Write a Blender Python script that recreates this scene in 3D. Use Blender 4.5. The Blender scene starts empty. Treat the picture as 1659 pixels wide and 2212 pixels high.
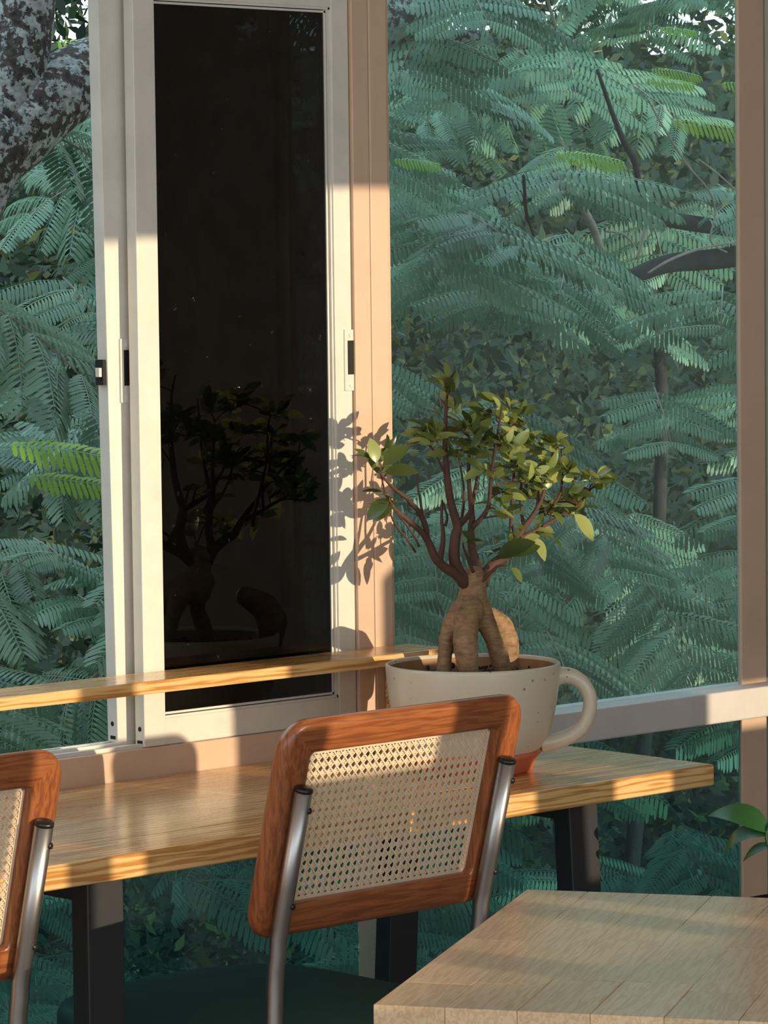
import bpy, bmesh, math, random
import numpy as np
from mathutils import Vector, Matrix

SC = bpy.context.scene
COL = SC.collection
rad = math.radians
W, H, F = 1659, 2212, 7668.0

# ------------------------------------------------------------------ camera
YAW, PITCH, ROLL = rad(47.13), rad(3.854), rad(-0.692)
CAM = Vector((0, 0, 1.625))
fwd = Vector((math.cos(YAW) * math.cos(PITCH), math.sin(YAW) * math.cos(PITCH), -math.sin(PITCH)))
rgt = fwd.cross(Vector((0, 0, 1))).normalized()
upv = rgt.cross(fwd)
r2 = math.cos(ROLL) * rgt + math.sin(ROLL) * upv
u2 = -math.sin(ROLL) * rgt + math.cos(ROLL) * upv
cam = bpy.data.cameras.new('camera')
cam.sensor_fit = 'HORIZONTAL'
cam.sensor_width = 36
cam.lens = 36 * F / W
cam.clip_end = 200
camo = bpy.data.objects.new('camera', cam)
camo.matrix_world = Matrix(((r2.x, u2.x, -fwd.x, CAM.x), (r2.y, u2.y, -fwd.y, CAM.y),
                            (r2.z, u2.z, -fwd.z, CAM.z), (0, 0, 0, 1)))
COL.objects.link(camo)
SC.camera = camo

# ------------------------------------------------------------------ sky, sun, exposure
SUN_AZ, SUN_EL = rad(78), rad(8.5)
world = bpy.data.worlds.new('sky')
SC.world = world
world.use_nodes = True
wn = world.node_tree.nodes
wl = world.node_tree.links
bg = wn['Background']
tc = wn.new('ShaderNodeTexCoord')
sx = wn.new('ShaderNodeSeparateXYZ')
cr = wn.new('ShaderNodeValToRGB')
wl.new(tc.outputs['Generated'], sx.inputs[0])
wl.new(sx.outputs['Z'], cr.inputs[0])
cr.color_ramp.elements[0].position = 0.0
cr.color_ramp.elements[0].color = (0.86, 0.91, 0.92, 1)
cr.color_ramp.elements[1].position = 0.7
cr.color_ramp.elements[1].color = (0.60, 0.78, 0.92, 1)
wl.new(cr.outputs[0], bg.inputs[0])
bg.inputs[1].default_value = 1.9
sun = bpy.data.lights.new('sun', 'SUN')
sun.energy = 3.15
sun.angle = rad(0.22)
sun.color = (1.0, 0.80, 0.53)
suno = bpy.data.objects.new('sun', sun)
sd = Vector((math.cos(SUN_AZ) * math.cos(SUN_EL), -math.sin(SUN_AZ) * math.cos(SUN_EL), math.sin(SUN_EL)))
suno.rotation_euler = sd.to_track_quat('Z', 'Y').to_euler()
suno.location = (6, -8, 5)
COL.objects.link(suno)
SC.view_settings.view_transform = 'Standard'
SC.view_settings.look = 'None'
SC.view_settings.gamma = 1
SC.view_settings.use_curve_mapping = False
SC.view_settings.exposure = 0.42
cy = SC.cycles
cy.max_bounces = 8
cy.diffuse_bounces = 4
cy.glossy_bounces = 4
cy.transmission_bounces = 4
cy.transparent_max_bounces = 12
cy.use_denoising = True
cy.sample_clamp_indirect = 6
cy.caustics_reflective = False

# ------------------------------------------------------------------ helpers
def ray(px, py):
    return fwd + r2 * ((px - W / 2) / F) - u2 * ((py - H / 2) / F)
def at(px, py, Y):
    d = ray(px, py)
    return CAM + d * (Y / d.y)

class MB:
    """collects shapes for one mesh"""
    def __init__(s):
        s.v = []; s.f = []; s.m = []; s.sm = []
    def add(s, vs, fs, mi=0, smooth=False):
        o = len(s.v)
        s.v += [tuple(p) for p in vs]
        s.f += [tuple(i + o for i in f) for f in fs]
        s.m += [mi] * len(fs); s.sm += [smooth] * len(fs)
    def box(s, x0, x1, y0, y1, z0, z1, mi=0):
        vs = [(x, y, z) for z in (z0, z1) for y in (y0, y1) for x in (x0, x1)]
        s.add(vs, [(0, 2, 3, 1), (4, 5, 7, 6), (0, 1, 5, 4), (2, 6, 7, 3), (0, 4, 6, 2), (1, 3, 7, 5)], mi)
        return s
    def hexa(s, bot, top, mi=0):
        s.add(list(bot) + list(top), [(3, 2, 1, 0), (4, 5, 6, 7), (0, 1, 5, 4), (1, 2, 6, 5), (2, 3, 7, 6), (3, 0, 4, 7)], mi)
        return s
    def tube(s, pts, rs, n=10, mi=0, cap=True):
        pts = [Vector(p) for p in pts]
        if not hasattr(rs, '__len__'): rs = [rs] * len(pts)
        N = len(pts)
        t0 = (pts[1] - pts[0]).normalized()
        a = t0.orthogonal().normalized()
        vs = []
        for i in range(N):
            t = (pts[min(i + 1, N - 1)] - pts[max(i - 1, 0)]).normalized()
            a = (a - t * a.dot(t)).normalized()
            b = t.cross(a)
            for k in range(n):
                an = 2 * math.pi * k / n
                vs.append(pts[i] + (a * math.cos(an) + b * math.sin(an)) * rs[i])
        fs = []
        for i in range(N - 1):
            for k in range(n):
                k2 = (k + 1) % n
                fs.append((i * n + k, i * n + k2, (i + 1) * n + k2, (i + 1) * n + k))
        s.add(vs, fs, mi, True)
        if cap:
            o = len(s.v) - len(vs)
            s.f.append(tuple(o + k for k in reversed(range(n)))); s.m.append(mi); s.sm.append(False)
            s.f.append(tuple(o + (N - 1) * n + k for k in range(n))); s.m.append(mi); s.sm.append(False)
        return s
    def lathe(s, prof, n=48, c=(0, 0, 0), mi=0):
        vs = []
        for r, z in prof:
            for k in range(n):
                an = 2 * math.pi * k / n
                vs.append((c[0] + r * math.cos(an), c[1] + r * math.sin(an), c[2] + z))
        fs = []
        for i in range(len(prof) - 1):
            for k in range(n):
                k2 = (k + 1) % n
                fs.append((i * n + k, i * n + k2, (i + 1) * n + k2, (i + 1) * n + k))
        s.add(vs, fs, mi, True)
        return s
    def ball(s, c, r, n=10, m=6, sc=(1, 1, 1)):
        prof = [(max(1e-4, r * math.sin(math.pi * i / m)), -r * math.cos(math.pi * i / m)) for i in range(m + 1)]
        o = len(s.v)
        s.lathe(prof, n)
        for i in range(o, len(s.v)):
            p = s.v[i]
            s.v[i] = (c[0] + p[0] * sc[0], c[1] + p[1] * sc[1], c[2] + p[2] * sc[2])
        return s
    def mesh(s, name, mats):
        me = bpy.data.meshes.new(name)
        me.from_pydata(s.v, [], s.f)
        for m in (mats if isinstance(mats, (list, tuple)) else [mats]): me.materials.append(m)
        me.polygons.foreach_set('material_index', s.m)
        me.polygons.foreach_set('use_smooth', s.sm)
        me.update()
        return me
    def build(s, name, mats, parent=None, loc=None, bevel=0, seg=2):
        return link(name, s.mesh(name, mats), parent, loc, bevel, seg)

def link(name, me, parent=None, loc=None, bevel=0, seg=2):
    o = bpy.data.objects.new(name, me)
    COL.objects.link(o)
    if parent is not None:
        o.parent = parent
        # meshes are written in world coordinates; keep them there under a moved parent
        o.matrix_parent_inverse = parent.matrix_basis.inverted()
    if loc is not None: o.location = loc
    if bevel:
        md = o.modifiers.new('bevel', 'BEVEL')
        md.width = bevel; md.segments = seg; md.limit_method = 'ANGLE'; md.angle_limit = rad(40)
        md.harden_normals = False
    return o
def thing(name, loc, label, cat, group=None):
    o = bpy.data.objects.new(name, None)
    o.empty_display_size = .1
    o.location = loc
    COL.objects.link(o)
    return tag(o, label, cat, group)
def tag(o, label, cat, group=None):
    o['label'] = label; o['category'] = cat
    if group: o['group'] = group
    return o
def struct(o, label=None):
    o['kind'] = 'structure'
    if label: o['label'] = label
    return o
def copy_tree(o, parent=None):
    c = o.copy(); COL.objects.link(c)
    if parent is not None:
        c.parent = parent
        c.matrix_parent_inverse = o.matrix_parent_inverse.copy()
    for ch in o.children: copy_tree(ch, c)
    return c

# ------------------------------------------------------------------ materials
def mat(name):
    m = bpy.data.materials.new(name); m.use_nodes = True
    nt = m.node_tree
    return m, nt.nodes, nt.links, nt.nodes['Principled BSDF']
def nd(ns, t, **kw):
    n = ns.new(t)
    for k, v in kw.items():
        if k in n.inputs.keys(): n.inputs[k].default_value = v
        else: setattr(n, k, v)
    return n
def ramp(ns, stops):
    r = ns.new('ShaderNodeValToRGB')
    el = r.color_ramp.elements
    while len(el) < len(stops): el.new(0.5)
    for e, (p, c) in zip(el, stops):
        e.position = p; e.color = (*c, 1)
    return r
def paint(name, col, rough=.5, dirt=.12, scale=9, bump=.03):
    m, ns, ls, b = mat(name)
    t = ns.new('ShaderNodeTexCoord')
    n1 = nd(ns, 'ShaderNodeTexNoise', Scale=scale, Detail=6, Roughness=.65)
    ls.new(t.outputs['Object'], n1.inputs['Vector'])
    d = tuple(c * (1 - dirt * 2) for c in col)
    r = ramp(ns, [(.30, d), (.62, col)])
    ls.new(n1.outputs['Fac'], r.inputs[0]); ls.new(r.outputs[0], b.inputs['Base Color'])
    b.inputs['Roughness'].default_value = rough
    n2 = nd(ns, 'ShaderNodeTexNoise', Scale=160, Detail=3)
    ls.new(t.outputs['Object'], n2.inputs['Vector'])
    bp = nd(ns, 'ShaderNodeBump', Strength=bump, Distance=.01)
    ls.new(n2.outputs['Fac'], bp.inputs['Height']); ls.new(bp.outputs[0], b.inputs['Normal'])
    return m
def plain(name, col, rough=.5, metal=0.0, **kw):
    m, ns, ls, b = mat(name)
    b.inputs['Base Color'].default_value = (*col, 1)
    b.inputs['Roughness'].default_value = rough
    b.inputs['Metallic'].default_value = metal
    for k, v in kw.items(): b.inputs[k].default_value = v
    return m
def wood(name, light, mid, dark, axis='X', ring=26, rough=.3, centre=(0, .03, -.06), dist=3.0, coat=0.0, rnd=.12, fine=.5, stretch=.12, dscale=9):
    """rings round the grain axis, cut by the board's faces, plus fine fibres"""
    m, ns, ls, b = mat(name)
    t = ns.new('ShaderNodeTexCoord')
    oi = ns.new('ShaderNodeObjectInfo')
    mp = ns.new('ShaderNodeMapping')
    sc = [1, 1, 1]; sc['XYZ'.index(axis)] = stretch
    mp.inputs['Scale'].default_value = sc
    ad = nd(ns, 'ShaderNodeVectorMath', operation='ADD')
    mu = nd(ns, 'ShaderNodeVectorMath', operation='SCALE')
    mu.inputs[0].default_value = (1.7, .031, .023)
    if axis == 'Z': mu.inputs[0].default_value = (.031, .023, 1.7)
    ls.new(oi.outputs['Random'], mu.inputs['Scale'])
    ls.new(t.outputs['Object'], ad.inputs[0]); ls.new(mu.outputs[0], ad.inputs[1])
    ad2 = nd(ns, 'ShaderNodeVectorMath', operation='ADD'); ad2.inputs[1].default_value = centre
    ls.new(ad.outputs[0], ad2.inputs[0]); ls.new(ad2.outputs[0], mp.inputs['Vector'])
    n0 = nd(ns, 'ShaderNodeTexNoise', Scale=5, Detail=3, Roughness=.5)
    ls.new(mp.outputs[0], n0.inputs['Vector'])
    wv = nd(ns, 'ShaderNodeTexWave', wave_type='RINGS', rings_direction=axis, Scale=ring, Distortion=dist, Detail=1)
    wv.inputs['Detail Scale'].default_value = dscale
    ls.new(mp.outputs[0], wv.inputs['Vector'])
    mp2 = ns.new('ShaderNodeMapping')
    s2 = [260, 260, 260]; s2['XYZ'.index(axis)] = 6
    mp2.inputs['Scale'].default_value = s2
    ls.new(ad.outputs[0], mp2.inputs['Vector'])
    n1 = nd(ns, 'ShaderNodeTexNoise', Scale=1, Detail=4, Roughness=.6)
    ls.new(mp2.outputs[0], n1.inputs['Vector'])
    mx = nd(ns, 'ShaderNodeMix', data_type='FLOAT'); mx.inputs[0].default_value = fine
    ls.new(wv.outputs['Fac'], mx.inputs[2]); ls.new(n1.outputs['Fac'], mx.inputs[3])
    r = ramp(ns, [(.18, dark), (.48, mid), (.8, light)])
    ls.new(mx.outputs[0], r.inputs[0])
    hs = ns.new('ShaderNodeHueSaturation')
    mr = nd(ns, 'ShaderNodeMapRange'); mr.inputs[3].default_value = 1 - rnd; mr.inputs[4].default_value = 1 + rnd
    ls.new(oi.outputs['Random'], mr.inputs[0]); ls.new(mr.outputs[0], hs.inputs['Value'])
    ls.new(r.outputs[0], hs.inputs['Color']); ls.new(hs.outputs[0], b.inputs['Base Color'])
    b.inputs['Roughness'].default_value = rough
    b.inputs['Coat Weight'].default_value = coat
    b.inputs['Coat Roughness'].default_value = .16
    bp = nd(ns, 'ShaderNodeBump', Strength=.06, Distance=.004)
    ls.new(mx.outputs[0], bp.inputs['Height']); ls.new(bp.outputs[0], b.inputs['Normal'])
    return m
def glass(name, tint, dust=.03, dustcol=(.55, .62, .62), rough=.0, ior=1.5, specks=True):
    m, ns, ls, b = mat(name)
    ns.remove(b)
    out = [n for n in ns if n.type == 'OUTPUT_MATERIAL'][0]
    tr = ns.new('ShaderNodeBsdfTransparent'); tr.inputs[0].default_value = (*tint, 1)
    gl = nd(ns, 'ShaderNodeBsdfGlossy'); gl.inputs['Roughness'].default_value = rough
    gl.inputs['Color'].default_value = (1, 1, 1, 1)
    fr = nd(ns, 'ShaderNodeFresnel', IOR=ior)
    ge = ns.new('ShaderNodeNewGeometry')          # thin pane: the same reflectance from both faces
    im = nd(ns, 'ShaderNodeMapRange'); im.inputs[3].default_value = ior; im.inputs[4].default_value = 1 / ior
    ls.new(ge.outputs['Backfacing'], im.inputs[0]); ls.new(im.outputs[0], fr.inputs['IOR'])
    m1 = ns.new('ShaderNodeMixShader')
    ls.new(fr.outputs[0], m1.inputs[0]); ls.new(tr.outputs[0], m1.inputs[1]); ls.new(gl.outputs[0], m1.inputs[2])
    df = nd(ns, 'ShaderNodeBsdfDiffuse'); df.inputs[0].default_value = (*dustcol, 1)
    tl = nd(ns, 'ShaderNodeBsdfTranslucent'); tl.inputs[0].default_value = (*dustcol, 1)
    m0 = ns.new('ShaderNodeMixShader'); m0.inputs[0].default_value = .5
    ls.new(df.outputs[0], m0.inputs[1]); ls.new(tl.outputs[0], m0.inputs[2])
    t = ns.new('ShaderNodeTexCoord')
    mp = ns.new('ShaderNodeMapping'); mp.inputs['Scale'].default_value = (1, 1, .25)
    ls.new(t.outputs['Object'], mp.inputs[0])
    n1 = nd(ns, 'ShaderNodeTexNoise', Scale=7, Detail=8, Roughness=.7)
    ls.new(mp.outputs[0], n1.inputs['Vector'])
    mr = nd(ns, 'ShaderNodeMapRange'); mr.inputs[1].default_value = .3; mr.inputs[2].default_value = .75
    mr.inputs[3].default_value = dust * .35; mr.inputs[4].default_value = dust * 1.5
    ls.new(n1.outputs['Fac'], mr.inputs[0])
    n2 = nd(ns, 'ShaderNodeTexNoise', Scale=70, Detail=2)
    ls.new(t.outputs['Object'], n2.inputs['Vector'])
    mr2 = nd(ns, 'ShaderNodeMapRange'); mr2.inputs[1].default_value = .72; mr2.inputs[2].default_value = .78
    mr2.inputs[3].default_value = 0; mr2.inputs[4].default_value = .18 if specks else 0
    ls.new(n2.outputs['Fac'], mr2.inputs[0])
    sm = nd(ns, 'ShaderNodeMath', operation='ADD')
    ls.new(mr.outputs[0], sm.inputs[0]); ls.new(mr2.outputs[0], sm.inputs[1])
    m2 = ns.new('ShaderNodeMixShader')
    ls.new(sm.outputs[0], m2.inputs[0]); ls.new(m1.outputs[0], m2.inputs[1]); ls.new(m0.outputs[0], m2.inputs[2])
    ls.new(m2.outputs[0], out.inputs[0])
    return m
def leafmat(name, cols, rough=.45, transl=.25, use_attr=False, spec=.5):
    m, ns, ls, b = mat(name)
    if use_attr:
        a = ns.new('ShaderNodeAttribute'); a.attribute_name = 'tint'; src = a.outputs['Fac']
    else:
        a = ns.new('ShaderNodeObjectInfo'); src = a.outputs['Random']
    n = len(cols)
    r = ramp(ns, [(i / max(1, n - 1), c) for i, c in enumerate(cols)])
    ls.new(src, r.inputs[0]); ls.new(r.outputs[0], b.inputs['Base Color'])
    b.inputs['Roughness'].default_value = rough
    b.inputs['Specular IOR Level'].default_value = spec
    tl = ns.new('ShaderNodeBsdfTranslucent')
    hs = ns.new('ShaderNodeHueSaturation'); hs.inputs['Value'].default_value = 1.6; hs.inputs['Hue'].default_value = .47
    ls.new(r.outputs[0], hs.inputs['Color']); ls.new(hs.outputs[0], tl.inputs[0])
    mx = ns.new('ShaderNodeMixShader'); mx.inputs[0].default_value = transl
    out = [q for q in ns if q.type == 'OUTPUT_MATERIAL'][0]
    ls.new(b.outputs[0], mx.inputs[1]); ls.new(tl.outputs[0], mx.inputs[2]); ls.new(mx.outputs[0], out.inputs[0])
    return m

M = {}
M['peach'] = paint('peach_paint', (.66, .47, .345), .5, .05)
M['peach_skylit'] = paint('skylit_peach_paint', (.62, .585, .57), .5, .05)  # same peach paint as the posts, greyed to paint in bluish skylight
M['cream'] = paint('cream_enamel', (.72, .695, .63), .35, .05, 14)
M['wall'] = paint('room_wall', (.70, .60, .50), .8)
M['ceil'] = paint('ceiling_paint', (.74, .68, .60), .9)
M['pine'] = wood('pine_boards', (.76, .48, .215), (.68, .385, .135), (.49, .225, .06), 'X', 27, .24, (0, -4.235, -.60), 6, .45, .05, .22, .06, 4.5)
M['maple'] = wood('rubberwood_staves', (.64, .49, .32), (.60, .44, .27), (.53, .36, .20), 'X', 14, .24, (0, .19, -.11), 9, .4, .10, .5, .1, 8)
M['teak_h'] = wood('teak_across', (.35, .120, .038), (.27, .082, .026), (.15, .042, .014), 'X', 22, .34, (0, -3.9, -.45), 6, .15, .05, .66, .08, 8)
M['teak_v'] = wood('teak_upright', (.35, .120, .038), (.27, .082, .026), (.15, .042, .014), 'Z', 22, .34, (-3.62, -3.8, 0), 6, .15, .05, .66, .08, 8)
M['steel'] = plain('brushed_steel', (.40, .39, .39), .34, 1.0)
M['black'] = plain('black_plastic', (.012, .011, .011), .35)
M['void'] = plain('black_recess', (.004, .004, .004), .7)
M['leg'] = plain('black_powder_coat', (.022, .024, .028), .38)
M['seat'] = paint('teal_vinyl', (.035, .105, .10), .5, .1, 6)
M['cane'] = paint('cane_strand', (.80, .63, .44), .5, .08, 60)
M['terra'] = paint('terracotta', (.62, .16, .075), .6, .08, 20)
M['floor'] = paint('floor_concrete', (.36, .31, .27), .6, .1, 3)
M['bark_f'] = paint('ficus_stem', (.10, .048, .032), .8, .15, 30, .2)
M['glass_clear'] = glass('window_glass', (.84, .93, .915), .028, (.50, .64, .70))
M['glass_low'] = glass('lower_window_glass', (.42, .64, .67), .03, (.42, .57, .62))
M['glass_dark'] = glass('tinted_glass', (.13, .15, .16), .003, (.5, .5, .48), 0.0, 1.5)
M['glass_out'] = glass('outer_tinted_glass', (.35, .40, .40), .006, (.5, .5, .48))
M['inside'] = paint('stained_inner_clay', (.40, .21, .10), .6, .15, 25)
M['soil'] = paint('dark_soil', (.055, .03, .018), .95, .3, 60, .5)

def ceramic():
    m, ns, ls, b = mat('speckled_glaze')
    t = ns.new('ShaderNodeTexCoord')
    v = nd(ns, 'ShaderNodeTexVoronoi', Scale=60); ls.new(t.outputs['Object'], v.inputs['Vector'])
    n = nd(ns, 'ShaderNodeTexNoise', Scale=30, Detail=1); ls.new(t.outputs['Object'], n.inputs['Vector'])
    g = nd(ns, 'ShaderNodeMath', operation='LESS_THAN'); g.inputs[1].default_value = .16
    g2 = nd(ns, 'ShaderNodeMath', operation='GREATER_THAN'); g2.inputs[1].default_value = .56
    mm = nd(ns, 'ShaderNodeMath', operation='MULTIPLY')
    ls.new(v.outputs['Distance'], g.inputs[0]); ls.new(n.outputs['Fac'], g2.inputs[0])
    ls.new(g.outputs[0], mm.inputs[0]); ls.new(g2.outputs[0], mm.inputs[1])
    mx = nd(ns, 'ShaderNodeMix', data_type='RGBA')
    mx.inputs[6].default_value = (.63, .57, .46, 1); mx.inputs[7].default_value = (.30, .22, .14, 1)
    ls.new(mm.outputs[0], mx.inputs[0]); ls.new(mx.outputs[2], b.inputs['Base Color'])
    b.inputs['Roughness'].default_value = .28
    bp = nd(ns, 'ShaderNodeBump', Strength=.3, Distance=.001); bp.invert = True
    ls.new(mm.outputs[0], bp.inputs['Height']); ls.new(bp.outputs[0], b.inputs['Normal'])
    return m
M['glaze'] = ceramic()

def lichen():
    m, ns, ls, b = mat('lichen_bark')
    t = ns.new('ShaderNodeTexCoord')
    n1 = nd(ns, 'ShaderNodeTexNoise', Scale=66, Detail=6, Roughness=.65); ls.new(t.outputs['Object'], n1.inputs['Vector'])
    n2 = nd(ns, 'ShaderNodeTexNoise', Scale=27, Detail=5, Roughness=.6); ls.new(t.outputs['Object'], n2.inputs['Vector'])
    ad = nd(ns, 'ShaderNodeMath', operation='ADD'); ls.new(n1.outputs['Fac'], ad.inputs[0]); ls.new(n2.outputs['Fac'], ad.inputs[1])
    r = ramp(ns, [(.92, (0, 0, 0)), (1.0, (1, 1, 1))])
    dv = nd(ns, 'ShaderNodeMath', operation='MULTIPLY'); dv.inputs[1].default_value = .96
    ls.new(ad.outputs[0], dv.inputs[0])
    r.color_ramp.elements[0].position = .94; r.color_ramp.elements[1].position = 1.0
    ls.new(dv.outputs[0], r.inputs[0])
    n3 = nd(ns, 'ShaderNodeTexNoise', Scale=70, Detail=4); ls.new(t.outputs['Object'], n3.inputs['Vector'])
    rb = ramp(ns, [(.3, (.020, .016, .014)), (.7, (.10, .085, .075))]); ls.new(n3.outputs['Fac'], rb.inputs[0])
    rl = ramp(ns, [(.3, (.22, .26, .25)), (.7, (.52, .58, .56))]); ls.new(n3.outputs['Fac'], rl.inputs[0])
    mx = nd(ns, 'ShaderNodeMix', data_type='RGBA')
    ls.new(r.outputs[0], mx.inputs[0]); ls.new(rb.outputs[0], mx.inputs[6]); ls.new(rl.outputs[0], mx.inputs[7])
    ls.new(mx.outputs[2], b.inputs['Base Color']); b.inputs['Roughness'].default_value = .9
    bp = nd(ns, 'ShaderNodeBump', Strength=.7, Distance=.012)
    ls.new(ad.outputs[0], bp.inputs['Height']); ls.new(bp.outputs[0], b.inputs['Normal'])
    return m
M['lichen'] = lichen()
M['branch'] = paint('dark_bark', (.04, .036, .036), .9, .3, 20, .3)
M['twig'] = paint('pale_twig', (.30, .27, .22), .8, .2, 20)

def rootbark():
    m, ns, ls, b = mat('ginseng_root_skin')
    t = ns.new('ShaderNodeTexCoord')
    n1 = nd(ns, 'ShaderNodeTexNoise', Scale=45, Detail=6, Roughness=.65); ls.new(t.outputs['Object'], n1.inputs['Vector'])
    mp = ns.new('ShaderNodeMapping'); mp.inputs['Scale'].default_value = (60, 60, 230)
    ls.new(t.outputs['Object'], mp.inputs[0])
    n2 = nd(ns, 'ShaderNodeTexNoise', Scale=1, Detail=3); ls.new(mp.outputs[0], n2.inputs['Vector'])
    mm = nd(ns, 'ShaderNodeMix', data_type='FLOAT'); mm.inputs[0].default_value = .45
    ls.new(n1.outputs['Fac'], mm.inputs[2]); ls.new(n2.outputs['Fac'], mm.inputs[3])
    r = ramp(ns, [(.30, (.10, .055, .028)), (.5, (.27, .16, .08)), (.7, (.40, .26, .145))])
    ls.new(mm.outputs[0], r.inputs[0]); ls.new(r.outputs[0], b.inputs['Base Color'])
    b.inputs['Roughness'].default_value = .75
    bp = nd(ns, 'ShaderNodeBump', Strength=.5, Distance=.004)
    ls.new(mm.outputs[0], bp.inputs['Height']); ls.new(bp.outputs[0], b.inputs['Normal'])
    return m
M['root'] = rootbark()
M['ficus_leaf'] = leafmat('ficus_leaf', [(.05, .075, .022), (.10, .145, .035), (.22, .28, .075), (.36, .42, .14)], .30, .3, spec=.7)
M['glossy_leaf'] = leafmat('broad_glossy_leaf', [(.018, .085, .022), (.03, .11, .03)], .35, .2)
FR = [(.055, .125, .075), (.09, .19, .12), (.135, .26, .17), (.20, .34, .235)]
M['frond'] = leafmat('feathery_leaf', FR, .42, .2)
M['frond_mass'] = leafmat('feathery_leaf_mass', FR, .42, .2, True)
M['frond_sunlit_young'] = leafmat('sunlit_young_leaf', [(.30, .50, .07), (.22, .44, .08)], .5, .4)  # young fronds, sunlight painted in as a brighter yellow-green
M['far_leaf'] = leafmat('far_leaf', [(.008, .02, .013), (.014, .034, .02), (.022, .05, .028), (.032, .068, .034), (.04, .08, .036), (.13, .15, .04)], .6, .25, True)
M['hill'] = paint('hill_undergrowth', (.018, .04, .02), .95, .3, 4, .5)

# ================================================================== STRUCTURE
YW = 4.80
struct(MB().box(-2.1, 8.1, -1.35, 5.0, -.2, 0).build('floor', M['floor']))
struct(MB().box(-2.1, 8.1, -1.35, 5.4, 3.0, 3.15).build('ceiling', M['ceil']))
b = MB()
b.box(-2.2, -2.0, -1.35, 5.0, 0, .4); b.box(-2.2, -2.0, -1.35, 5.0, 2.85, 3.0)
for y in (-1.3, 1.2, 3.4, 4.9): b.box(-2.2, -2.0, y - .05, y + .05, .4, 2.85)
struct(b.build('wall_left', M['wall']))
b = MB()
b.box(8.0, 8.2, -1.35, .49, 0, 3.0); b.box(8.0, 8.2, .56, 5.0, 0, 3.0)
b.box(8.0, 8.2, .49, .56, 0, .48); b.box(8.0, 8.2, .49, .56, 2.38, 3.0)     # unseen gap added so a daylight strip reflects in the dark glass
struct(b.build('wall_right', M['wall']))
# wall behind the camera: low wall, header and piers shaped to cut the sun into strips
b = MB()
b.box(3.5, 8, -1.35, -1.2, 0, 1.40); b.box(-2, 3.5, -1.35, -1.2, 0, .35)
b.box(4.0, 5.4, -1.35, -1.2, 2.63, 3.0); b.box(5.4, 8, -1.35, -1.2, 2.72, 3.0); b.box(-2, 4.0, -1.35, -1.2, 2.9, 3.0)
for x0, x1 in ((-2, -1.9), (1.0, 1.1), (3.4, 3.5), (4.05, 4.11), (4.40, 4.455), (4.93, 5.02), (5.396, 5.56)):
    b.box(x0, x1, -1.35, -1.2, .35, 2.9)
b.box(4.545, 4.64, -1.33, -1.22, 1.40, 1.74); b.box(4.64, 4.93, -1.33, -1.22, 1.40, 1.655)  # panels added out of view to shade the chair back
b.box(5.755, 8.0, -1.35, -1.2, 1.715, 2.0); b.box(5.84, 8.0, -1.35, -1.2, 2.0, 2.75)
b.box(5.735, 6.616, -1.35, -1.2, 1.40, 1.715); b.box(6.95, 8.0, -1.35, -1.2, 1.40, 1.715); b.box(6.616, 6.95, -1.35, -1.2, 1.40, 1.60)  # closed except for a slot shaped to put sun on the rail's end
struct(b.build('wall_back', M['wall']))
# wall the camera looks at
b = MB()
b.box(-2, 8, 4.80, 4.98, 2.45, 3.0)
b.box(-2, 2.75, 4.80, 4.98, 0, 2.45)
b.box(5.80, 8, 4.86, 4.98, 0, 2.45)
b.box(2.75, 5.80, 4.80, 4.98, 0, .10)
struct(b.build('wall_front', M['peach']))
# posts (trims), sills and rails
struct(MB().box(4.389, 4.4295, 4.80, 4.858, .706, 2.45).build('trim_1', M['peach'], bevel=.002), 'left half of the double post between the windows')
struct(MB().box(4.4305, 4.478, 4.80, 4.858, .10, 2.45).build('trim_2', M['peach'], bevel=.004), 'right half of the double post between the windows')
struct(MB().box(4.478, 4.4905, 4.812, 4.857, .10, 2.45).build('trim_3', M['peach']))
struct(MB().box(5.509, 5.588, 4.853, 4.864, .10, 2.45).box(5.555, 5.588, 4.864, 4.90, .10, 2.45).build('trim_4', M['peach'], bevel=.003), 'post at the right end of the clear window')
struct(MB().box(5.68, 5.80, 4.90, 4.98, .10, 2.45).build('trim_5', M['peach']))
struct(MB().box(2.75, 4.429, 4.80, 4.90, .705, .801).build('trim_6', M['peach'], bevel=.002), 'peach sill under the sliding window')
struct(MB().box(4.4915, 5.80, 4.795, 4.90, .7025, .766).build('trim_7', M['peach_skylit'], bevel=.004), 'peach rail under the clear window, skylight painted into its colour')
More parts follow.
